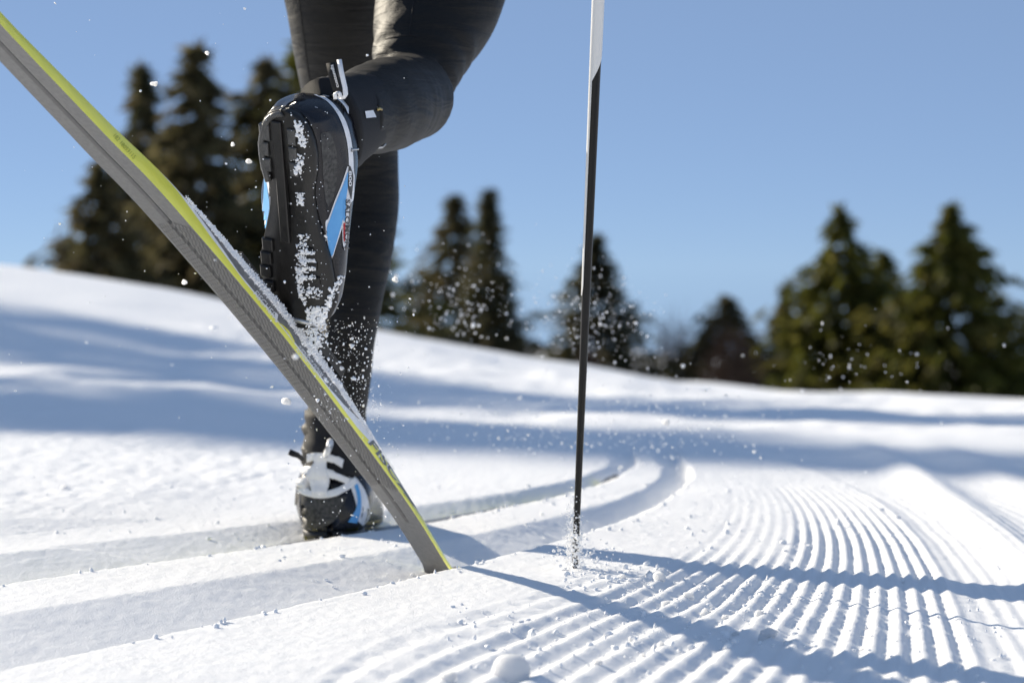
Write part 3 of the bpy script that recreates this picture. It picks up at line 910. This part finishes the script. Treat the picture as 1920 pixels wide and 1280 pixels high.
v, f = tube([at(566, 860, 3.2), at(558, 853, 3.17), at(549, 850, 3.16), at(542, 847, 3.16)], [.003, .0035, .004, .004], 7)
mesh_obj('pull_tab', v, f, M['neoprene'], boot2)

# ------------------------------------------------------------------ the skier's legs
def leg(rows, n=60, seg=36, wr=None):
    """rows: (x px, y px, D, radius px-at-that-depth or metres, depth ratio)"""
    C = np.array([[*at(x, y, D), rr / F * D, dr] for x, y, D, rr, dr in rows])
    S = catmull(C, n)
    Vv = []
    for i in range(n):
        c = S[i, :3]; t = S[min(i + 1, n - 1), :3] - S[max(i - 1, 0), :3]; t = t / np.linalg.norm(t)
        e = np.cross(t, [0, 1, 0]); 
        if np.linalg.norm(e) < .25: e = np.cross(t, [0, 0, 1.])
        e /= np.linalg.norm(e)
        if i and np.dot(e, pe) < 0: e = -e
        pe = e
        g = np.cross(e, t)
        for s in range(seg):
            a = 2 * math.pi * s / seg
            rr = S[i, 3] * (1 + (wr(i / (n - 1), a) if wr else 0))
            Vv.append(c + e * math.cos(a) * rr + g * math.sin(a) * rr * S[i, 4])
    Ff = grid_faces(n, seg, True)
    Ff.append(tuple(range(seg - 1, -1, -1))); Ff.append(tuple((n - 1) * seg + s for s in range(seg)))
    return Vv, Ff

def wr_stand(t, a):
    # knit bunches behind the knee and above the boot
    k = math.exp(-((t - .545) / .055) ** 2)
    an = sstep(.80, .88, t)
    return .055 * k * math.sin(t * 230 + 1.2 * math.cos(a) + .8 * math.sin(3 * a)) * (.6 + .4 * math.sin(a * 2 + t * 31)) + .008 * math.sin(t * 60 + 2.5 * a) + float(an) * (.10 * math.sin(t * 150 + 1.1 * math.cos(a * 2 + 1)) + .06 * math.sin(t * 83 + 3 * a) + .03 * math.sin(t * 210 - 5 * a))
stand = leg([(600, -330, 3.20, 118, 1.1), (612, -150, 3.22, 112, 1.1), (634, 0, 3.24, 100, 1.1), (648, 120, 3.28, 92, 1.1), (660, 230, 3.31, 84, 1.1), (668, 320, 3.32, 80, 1.1), (672, 400, 3.31, 75, 1.05), (666, 480, 3.29, 69, 1.1), (658, 560, 3.27, 60, 1.1), (649, 640, 3.26, 54, 1.1), (642, 715, 3.27, 53, 1.1), (630, 780, 3.28, 55, 1.05), (618, 840, 3.28, 52, 1.1), (614, 885, 3.28, 46, 1.1)], 90, 40, wr_stand)
def wr_lift(t, a):
    k = math.exp(-((t - .30) / .10) ** 2)
    k2 = math.exp(-((t - .95) / .12) ** 2)
    return .022 * k * math.sin(t * 95 + 2.2 * math.cos(a)) + .06 * k2 * math.sin(t * 110 + 2 * a + math.sin(3 * a)) + .010 * math.sin(t * 34 + 2 * a)
a_end = ank + shin * .045
sh = lambda q: ank.lerp(KNEE_R, q)
def topx(p):
    return (960 + p.x / p.y * F, 500 - (p.z - CAM_H) / p.y * F, p.y)
calf = []
for q, rr in ((.10, .039), (.22, .042), (.40, .049), (.60, .052), (.80, .050), (.94, .050)):
    x, y, D = topx(sh(q)); calf.append((x, y, D, rr * F / D, 1.0))
lift_t = leg([(905, -330, 3.16, 136, 1.0), (868, -170, 3.12, 130, 1.0), (822, 0, 3.06, 119, 1.0), (792, 90, 3.01, 95, 1.0), (778, 150, 2.98, 78, 1.0), (778, 182, 2.965, 64, 1.0), (780, 206, 2.96, 44, .8)], 50, 36, lambda t, a: .032 * math.sin(t * 75 + 2.4 * math.cos(a + .6)) * sstep(.35, .6, t) + .010 * math.sin(t * 40 - 3 * a))
lift_c = leg(calf[::-1], 40, 36, wr_lift)
pel = leg([(760, -480, 3.2, 300, .8), (760, -420, 3.2, 300, .8), (760, -340, 3.19, 280, .8), (760, -280, 3.19, 240, .75)], 16, 36)
v, f = merge([stand, lift_t, lift_c, pel])
me = bpy.data.meshes.new('body'); me.from_pydata([tuple(x) for x in v], [], f)
tmp = bpy.data.objects.new('body_source', me); col.objects.link(tmp)
md = tmp.modifiers.new('r', 'REMESH'); md.mode = 'VOXEL'; md.voxel_size = .0045; md.use_smooth_shade = True
md2 = tmp.modifiers.new('s', 'SMOOTH'); md2.iterations = 6; md2.factor = .5
dg = bpy.context.evaluated_depsgraph_get()
bm_ = bpy.data.meshes.new_from_object(tmp.evaluated_get(dg)); bm_.name = 'body'
bpy.data.objects.remove(tmp)
bm_.materials.clear(); bm_.shade_smooth()
body = link('body', bm_, M['tights'], person)
tag(body, 'legs in black knit tights with stitched seams')
bodyb = bvh_of([body])
def seam(pts, D, r=.0011, m=None):
    q = catmull(pts, 24)
    v, f = tube([surf(bodyb, x, y, D, .0002) for x, y in q], r, 5)
    return mesh_obj('seam', v, f, m or M['neoprene'], person)
seam([(776, 0), (772, 30), (768, 64)], 2.95, .0007)
seam([(722, 74), (740, 70), (768, 66), (786, 70)], 2.95, .0007)
seam([(560, 0), (568, 60), (576, 120), (583, 165)], 3.2, .0007)

# ------------------------------------------------------------------ binding of the raised ski
ib = int(np.argmin(np.linalg.norm(CL - np.array(at(560, 690, 2.70)), axis=1)))
class SFr:
    def __init__(s, i):
        s.o = Vector(CL[i]) + Vector(TP[i]) * Th[i]; s.a = Vector(TG[i]); s.r = Vector(RT[i]); s.u = Vector(TP[i]); s.L = 1.0
    def p(s, l, w_, h): return s.o + s.a * l + s.r * w_ + s.u * h
sf = SFr(ib)
v, f = block(sf, -.17, .07, -.016, .016, 0, .006, .002); mesh_obj('binding_plate', v, f, M['rubber'], ski, smooth=False)
v, f = block(sf, -.02, .05, -.019, .019, .005, .018, .004); mesh_obj('binding_latch', v, f, M['rubber'], ski, smooth=False)
v, f = block(sf, -.012, .012, -.006, .006, .016, .030, .002); mesh_obj('binding_hook', v, f, M['rubber'], ski, smooth=False)

# ------------------------------------------------------------------ planted ski
def groove_c(D, q=.84): return float(rim('f1', D) + (rim('r1', D) - rim('f1', D)) * q)
ds = np.concatenate([np.linspace(2.62, 3.98, 60), np.linspace(3.99, 4.12, 14)])
ski2 = empty('ski', (groove_c(3.25), 3.25, -.045), label='planted ski lying down in the far track under the standing boot', cat='ski', group='the pair of skis')
Vs, NV = [], 9
c3 = np.array([[groove_c(d), d, -.0295 + .025 * max(0, (d - 3.98) / .14) ** 1.7] for d in ds])
tg = np.gradient(c3, axis=0); tg /= np.linalg.norm(tg, axis=1, keepdims=True)
def ring_part(name, prof, m):
    Vv = []
    for i, d in enumerate(ds):
        q = i / (len(ds) - 1)
        wd = np.interp(q, [0, .03, .1, .9, .97, 1], [.03, .046, .046, .048, .035, .006]) / 2
        th = np.interp(q, [0, .4, .6, 1], [.009, .024, .024, .006])
        r_ = np.cross(tg[i], [0, 0, 1]); r_ /= np.linalg.norm(r_); u_ = np.cross(r_, tg[i])
        for x, h in prof: Vv.append(c3[i] + r_ * (wd * x) + u_ * (th * h))
    return mesh_obj(name, Vv, grid_faces(len(ds), len(prof)), m, ski2)
ring_part('base', [(-1, 0), (0, .0), (1, 0)], M['base'])
ring_part('sidewall', [(1, 0), (.95, .6), (.78, 1)], M['yellow'])
ring_part('sidewall', [(-1, 0), (-.95, .6), (-.78, 1)], M['yellow'])
ring_part('topsheet', [(.78, 1), (0, 1.05), (-.78, 1)], M['grey_sheet'])
class F3:
    def __init__(s): s.o = HE2.copy(); s.o.z = -.0065; s.a = hd; s.r = fr2.r; s.u = fr2.u; s.L = 1
    p = SFr.p
v, f = block(F3(), .05, .31, -.015, .015, 0, .0095, .002); mesh_obj('binding_plate', v, f, M['rubber'], ski2, smooth=False)

# ------------------------------------------------------------------ ski pole
pb = Vector((*gpt(1075, 1058), -.03)); pb = Vector((at(1075, 1058, 2.875).x, 2.875, -.045))
pt_ = at(1122, -10, 2.63)
pdir = (pt_ - pb) / (pt_.z - pb.z)
pole = empty('ski_pole', pb, label='black ski pole with a white upper shaft planted upright in the snow', cat='ski pole')
def pp(z): return pb + pdir * (z - pb.z)
def pz(y):          # height of the shaft point seen at pixel row y
    lo, hi = -.03, 2.
    for _ in range(40):
        mid = (lo + hi) / 2; q = pp(mid)
        if 500 - (q.z - CAM_H) / q.y * F > y: lo = mid
        else: hi = mid
    return lo
rad = lambda z: np.interp(z, [-.03, 0, .3, .62, 1.4], [.0022, .0034, .0046, .0060, .008])
zz = np.linspace(.0, 1.34, 30)
v, f = tube([pp(z) for z in zz], [rad(z) for z in zz], 36); mesh_obj('shaft', v, f, M['carbon'], pole)
# white layer: full round above, tapering into a stripe on the left side of the shaft
z_top, z_a, z_b, z_c = 1.30, pz(95), pz(150), pz(553)
zs = np.concatenate([np.linspace(z_c, z_b, 20), np.linspace(z_b, z_a, 8)[1:], np.linspace(z_a, z_top, 10)[1:]])
PN = pdir.normalized(); PB = (Vector((0, 1, 0)) - PN * PN.y).normalized(); PA = PB.cross(PN)
Vv = []
ns = 18
for z in zs:
    hw = np.interp(z, [z_c, z_c + .012, z_b, z_a, z_top], [.35, .62, .80, 3.12, 3.14])
    c0 = math.radians(180 + 14)
    for j in range(ns):
        a = c0 + hw * (2 * j / (ns - 1) - 1)
        rr = rad(z) * 1.0 + .0007
        Vv.append(pp(z) + (PA * math.cos(a) + PB * math.sin(a)) * rr)
mesh_obj('shaft_white', Vv, grid_faces(len(zs), ns), M['pole_white'], pole)
v, f = tube([pp(z) for z in (-.045, -.02, .004)], [.0008, .002, .0038], 8); mesh_obj('tip', v, f, M['steel'], pole)
bv = []
for q in range(24):
    a = 2 * math.pi * q / 24; r0 = .014 + .010 * (math.cos(a - .8) > .0)
    for rr, h in ((.004, .016), (r0, .010), (r0, .006), (.004, .009)):
        bv.append(pp(h - .030) + Vector((math.cos(a) * rr, math.sin(a) * rr, 0)))
bf = []
for q in range(24):
    for j in range(4): bf.append((q * 4 + j, q * 4 + (j + 1) % 4, ((q + 1) % 24) * 4 + (j + 1) % 4, ((q + 1) % 24) * 4 + j))
mesh_obj('basket', bv, bf, M['carbon'], pole)
v, f = tube([pp(z) for z in (1.30, 1.33, 1.38, 1.43, 1.46)], [.012, .015, .014, .016, .012], 12); mesh_obj('grip', v, f, M['rubber'], pole)

# ------------------------------------------------------------------ snow clumps
def lump_mesh(name, seed, sub=2, squash=.8, rough=.25):
    b = bmesh.new(); bmesh.ops.create_icosphere(b, subdivisions=sub, radius=1.0)
    r = np.random.default_rng(seed); K = r.normal(size=(5, 3)) * 1.6; ph_ = r.random(5) * 6.28; K2 = r.normal(size=(6, 3)) * 4; 
    for vv in b.verts:
        p = np.array(vv.co)
        n = sum(math.sin(float(K[i] @ p) + ph_[i]) for i in range(5)) / 5
        n2 = sum(math.sin(float(K2[i] @ p) + i) for i in range(6)) / 6
        s = 1 + rough * n * 1.5 + rough * .7 * n2
        vv.co = Vector(p * s); vv.co.z *= squash
    me = bpy.data.meshes.new(name); b.to_mesh(me); b.free(); me.shade_smooth(); me.materials.append(M['clump'])
    return me
LUMPS = [lump_mesh('snow_lump', 900 + i, 3, .72 + .05 * i, .30 + .05 * i) for i in range(4)]
BALL = lump_mesh('snow_ball', 950, 3, .95, .06)
CLODS = [
 (958, 1262, 40, BALL, 'round smooth snowball among the corduroy ribs at the bottom edge'),
 (838, 1272, 24, LUMPS[1], 'pointed snow lump left of the round snowball'),
 (1236, 1088, 20, LUMPS[2], 'snow lump just right of the foot of the ski pole'),
 (1166, 1084, 12, LUMPS[0], 'small lump close to the foot of the ski pole'),
 (1292, 1116, 17, LUMPS[0], 'leftmost of the lumps crowded between the two thin shadows'),
 (1324, 1142, 15, LUMPS[3], 'lump lying in a furrow, in the crowd between the two thin shadows'),
 (1250, 1126, 13, LUMPS[1], 'lump at the left end of the crowd between the two thin shadows'),
 (1360, 1150, 12, LUMPS[2], 'small lump midway in the crowd between the two thin shadows'),
 (1424, 1148, 15, LUMPS[2], 'lump perched on a rib at the right end of the crowd'),
 (1438, 1192, 24, LUMPS[3], 'largest flat chunk, just above the broad shadow'),
 (1476, 1200, 13, LUMPS[1], 'chunk to the right of the largest flat one'),
 (1380, 1182, 11, LUMPS[0], 'little lump above the broad shadow, left of the flat chunk'),
 (1240, 1206, 11, LUMPS[2], 'lump on a sunny rib just below the broad shadow'),
 (1206, 1228, 10, LUMPS[3], 'lump lower left of the broad shadow, beside a smaller one'),
 (1184, 1194, 10, LUMPS[1], 'lump sitting on the broad shadow at its left half'),
 (1122, 1246, 13, LUMPS[1], 'crumbly lump on the ribs right of the snowball'),
 (1616, 1210, 8, LUMPS[0], 'single small lump between the ribs right of the middle'),
 (122, 918, 11, LUMPS[2], 'lump on the rough snow at far left, beyond the tracks'),
 (868, 962, 22, LUMPS[3], 'pale upright chunk standing on the bank right of the raised ski'),
]
for x, y, r_, me, lab in CLODS:
    X, D = gpt(x, y); s = r_ / F * D * (.62 if me is not BALL else .92)
    o = bpy.data.objects.new('snow_lump', me); col.objects.link(o)
    o.location = (X, D, gz(X, D) + s * .30)
    o.rotation_euler = (random.uniform(-.4, .4), random.uniform(-.4, .4), random.uniform(0, 6))
    o.scale = (s, s, s * (1.0 if x != 868 else 1.8))
    if x == 868: o.scale = (s * .55, s * .6, s * 1.25)
    tag(o, lab, 'snow lump', 'loose snow lumps')

def crumbs(name, P, S, seed, parent=None, sub=1):
    """many tiny irregular grains joined in one mesh"""
    r = np.random.default_rng(seed)
    b = bmesh.new(); bmesh.ops.create_icosphere(b, subdivisions=sub, radius=1.0)
    T = np.array([v.co for v in b.verts]); Ff = np.array([[v.index for v in f.verts] for f in b.faces]); b.free()
    n = len(P)
    J = T[None] * (1 + .35 * r.normal(size=(n, len(T), 1)).clip(-1.2, 1.2))
    J = J * (1 + .35 * r.normal(size=(n, 1, 3)).clip(-1, 1.6))
    V = np.asarray(P)[:, None] + J * np.asarray(S)[:, None, None]
    Fa = (Ff[None] + (np.arange(n) * len(T))[:, None, None]).reshape(-1, 3)
    o = np_mesh(name, V.reshape(-1, 3), Fa, M['powder'], parent, smooth=True)
    return o

# crumbs scattered over corduroy, track edges and rough bank
P, S = [], []
def scatter(n, xr, yr, s0, s1, seed):
    r = np.random.default_rng(seed)
    for _ in range(n):
        x, y = r.uniform(*xr), r.uniform(*yr)
        X, D = gpt(x, y); P.append((X, D, 0)); S.append(r.uniform(s0, s1) * (r.random() ** 2 * .8 + .35))
scatter(170, (1130, 1500), (1075, 1215), .0012, .0042, 1)
scatter(120, (1050, 1260), (1050, 1110), .001, .004, 2)
scatter(160, (840, 1240), (1130, 1278), .0008, .003, 3)
scatter(120, (1500, 1900), (1060, 1270), .0008, .0028, 4)
scatter(200, (0, 560), (880, 1000), .0008, .0026, 5)
scatter(80, (500, 900), (880, 985), .0008, .0024, 6)
scatter(60, (520, 860), (1010, 1075), .0008, .003, 7)
scatter(120, (980, 1700), (900, 1060), .0012, .0045, 8)
for _ in range(160):
    D = rng.uniform(2.15, 3.9); k = ('r2', 'r1')[int(rng.integers(2))]
    P.append((float(rim(k, D)) + rng.normal() * .012 + .004, D, 0)); S.append(rng.uniform(.0008, .0028))
P = np.array(P); P[:, 2] = ground_z(P[:, 0], P[:, 1]) + np.array(S) * .4
o = crumbs('snow_crumbs', P, S, 51); tag(o, 'loose crumbs of snow scattered over the groomed trail', 'snow', kind='stuff')

# snow stuck to the ski and boot sole
P, S = [], []
r = np.random.default_rng(77)
for _ in range(6500):
    t = r.uniform(2.05, 4.1) if r.random() < .93 else r.uniform(4.1, 4.5)
    i = int(np.interp(t, CT, np.arange(NS)))
    wgt = math.exp(-((t - 3.0) / .9) ** 2)
    edge = np.interp(t, [2.05, 2.4, 2.7, 3.3, 3.8, 4.1, 4.5], [.95, .78, .72, .70, .74, .88, .98])
    v_ = edge + (1.02 - edge) * r.random() ** .8 + .05 * r.normal() * wgt
    lift = abs(r.normal()) * .0013 * wgt * (v_ > .7)
    if v_ < edge - .08: continue
    p = ski_side(i, min(v_, 1.05), .0006 + lift) + TP[i] * max(0, v_ - .9) * .01
    if r.random() < .25: p = CL[i] + RT[i] * r.uniform(-.5, 1) * (Wd[i] / 2 - .006) + TP[i] * (Th[i] + abs(r.normal()) * .002)
    P.append(p); S.append(r.uniform(.0003, .0009) * (.6 + .7 * wgt))
ti = [i for i in range(NS) if 2.1 < CT[i] < 4.02]
RV, nr = [], 12
for i in ti:
    t = CT[i]
    ed = np.interp(t, [2.1, 2.4, 2.7, 3.3, 3.8, 4.02], [.97, .80, .72, .69, .74, .96]) + .10 * float(vnoise(np.array(SARC[i] * 160), np.array(.5), 31)) + .06 * float(vnoise(np.array(SARC[i] * 520), np.array(.5), 32))
    for j in range(nr):
        v_ = ed + (1.03 - ed) * j / (nr - 1)
        hgt = min(1, j / 3) * (.0009 + .0022 * abs(float(vnoise(np.array(SARC[i] * 300), np.array(v_ * 9), 33))) + .0014 * float(vnoise(np.array(SARC[i] * 900), np.array(v_ * 25), 34)))
        RV.append(Vector(ski_side(i, min(v_, 1.0), -.0004 + max(hgt, -.0002)) + TP[i] * (max(0, v_ - 1) * .02 + .0012 * (j == nr - 1))))
crust = np_mesh('snow_crust', np.array(RV), np.array(grid_faces(len(ti), nr)), M['powder'])
tag(crust, 'continuous band of frozen snow along the side of the raised ski', 'snow', kind='stuff')
o = crumbs('snow_crust', np.array(P), S, 52); tag(o, 'wet snow crusted along the top edge of the raised ski', 'snow', kind='stuff')

shb = bvh_of([boot] + [c for c in boot.children if c.name.split('.')[0] in ('outsole', 'tread_lug', 'tread_bar', 'guide_rail', 'heel_rim')])
P, S = [], []
def dab(n, x0, x1, y0, y1, s0, s1, sx=.0):
    for _ in range(n):
        x, y = r.uniform(x0, x1), r.uniform(y0, y1)
        P.append(surf(shb, x + sx * (y - y0), y, DB, .0003)); S.append(r.uniform(s0, s1))
dab(75, 552, 564, 228, 275, .0007, .0019, .25)
dab(45, 558, 572, 288, 325, .0007, .0017, -.2)
dab(40, 557, 570, 362, 385, .0007, .0016)
dab(110, 556, 578, 440, 530, .0006, .0018)
for yb_ in (474, 489, 504, 520): dab(38, 562, 592, yb_ - 3, yb_ + 3, .0006, .0015)
dab(70, 556, 568, 505, 570, .0008, .0020, .1)
dab(40, 575, 605, 535, 560, .0007, .0016)
dab(130, 574, 600, 575, 610, .0008, .0022, .15)
dab(120, 545, 615, 210, 560, .0003, .0008)
for q in np.linspace(0, 1, 130):
    x = np.interp(q, [0, .5, 1], [638, 612, 594]) + r.normal() * 2.5; y = np.interp(q, [0, .5, 1], [520, 575, 630]) + r.normal() * 3
    P.append(surf(shb, x, y, 2.63, .0008)); S.append(r.uniform(.0008, .002))
for _ in range(150):
    x = r.normal() * 9 + 592; y = r.uniform(600, 665)
    P.append(at(x, y, 2.655 + r.normal() * .008)); S.append(r.uniform(.0007, .0018))
o = crumbs('boot_snow', np.array(P), S, 53); tag(o, 'snow packed into the sole of the raised boot', 'snow', kind='stuff')

# snow in the air
P, S = [], []
def spray(n, x0, x1, y0, y1, d0, d1, s0, s1, gx=None):
    for _ in range(n):
        x = r.uniform(x0, x1) if gx is None else r.normal() * (x1 - x0) / 4 + (x0 + x1) / 2
        y = r.uniform(y0, y1) if gx is None else r.normal() * (y1 - y0) / 4 + (y0 + y1) / 2
        D = r.uniform(d0, d1); p = at(x, y, D)
        if p.z < float(ground_z(p.x, p.y)) + .004: continue
        P.append(p); S.append(r.uniform(s0, s1) * (.4 + .9 * r.random() ** 2))
spray(520, 590, 715, 600, 790, 2.58, 2.85, .0003, .0011)
spray(60, 592, 700, 600, 760, 2.58, 2.8, .0009, .0021)
spray(110, 560, 780, 560, 800, 2.5, 3.0, .0004, .0013)
spray(90, 0, 600, 0, 800, 2.45, 2.85, .0004, .0013)
spray(60, 420, 760, 100, 700, 2.4, 2.7, .0004, .0010)
spray(130, 540, 760, 780, 1010, 2.6, 3.1, .0005, .0013)
spray(260, 760, 980, 480, 660, 3.6, 4.5, .0008, .0020, 1)
spray(480, 1000, 1230, 500, 690, 3.5, 4.4, .0006, .0016, 1)
spray(620, 1000, 1440, 700, 890, 3.3, 4.2, .0006, .0018, 1)
spray(320, 760, 1180, 730, 860, 3.3, 4.1, .0006, .0016, 1)
spray(60, 1440, 1720, 640, 740, 3.5, 4.2, .0009, .0022, 1)
spray(40, 700, 1920, 560, 920, 3.4, 4.4, .0010, .0022)
spray(900, 1060, 1092, 930, 1066, 2.82, 2.88, .0004, .0013, 1)
spray(500, 1062, 1092, 1000, 1066, 2.82, 2.88, .0005, .0016)
spray(160, 1020, 1150, 1020, 1062, 2.78, 2.95, .0006, .002, 1)
spray(9, 20, 560, 480, 720, 1.9, 2.2, .0008, .0018)
o = crumbs('snow_spray', np.array(P), S, 54); tag(o, 'fine snow thrown up into the air behind the skis and pole', 'snow', kind='stuff')

FLY = [(466, 302, 2.6, 8, 'largest snow chunk flying left of the raised boot'),
 (537, 752, 2.62, 10, 'snow chunk flying just left of the ski above the planted boot'),
 (289, 158, 2.6, 7, 'snow chunk flying against the sky beside the tall left spruces'),
 (389, 100, 2.6, 5, 'small chunk flying beside the tip of the tallest left spruce'),
 (346, 529, 2.5, 6, 'chunk flying above the blue shade left of the raised ski'),
 (437, 271, 2.6, 5, 'small chunk flying between the spruces and the raised boot'),
 (741, 525, 2.95, 7, 'chunk flying right of the standing knee'),
 (1250, 793, 3.3, 9, 'bright chunk flying over the shaded trail right of the pole'),
 (640, 690, 2.6, 5, 'chunk flying just below the raised boot in front of the shin')]
for x, y, D, pr, lab in FLY:
    o = bpy.data.objects.new('snow_chunk', LUMPS[pr % 4]); col.objects.link(o)
    s = pr / F * D * .8
    o.location = at(x, y, D); o.scale = (s * .75, s, s * 1.25); o.rotation_euler = (random.random() * 3, random.random() * 3, random.random() * 3)
    tag(o, lab, 'snow chunk', 'snow chunks in the air')
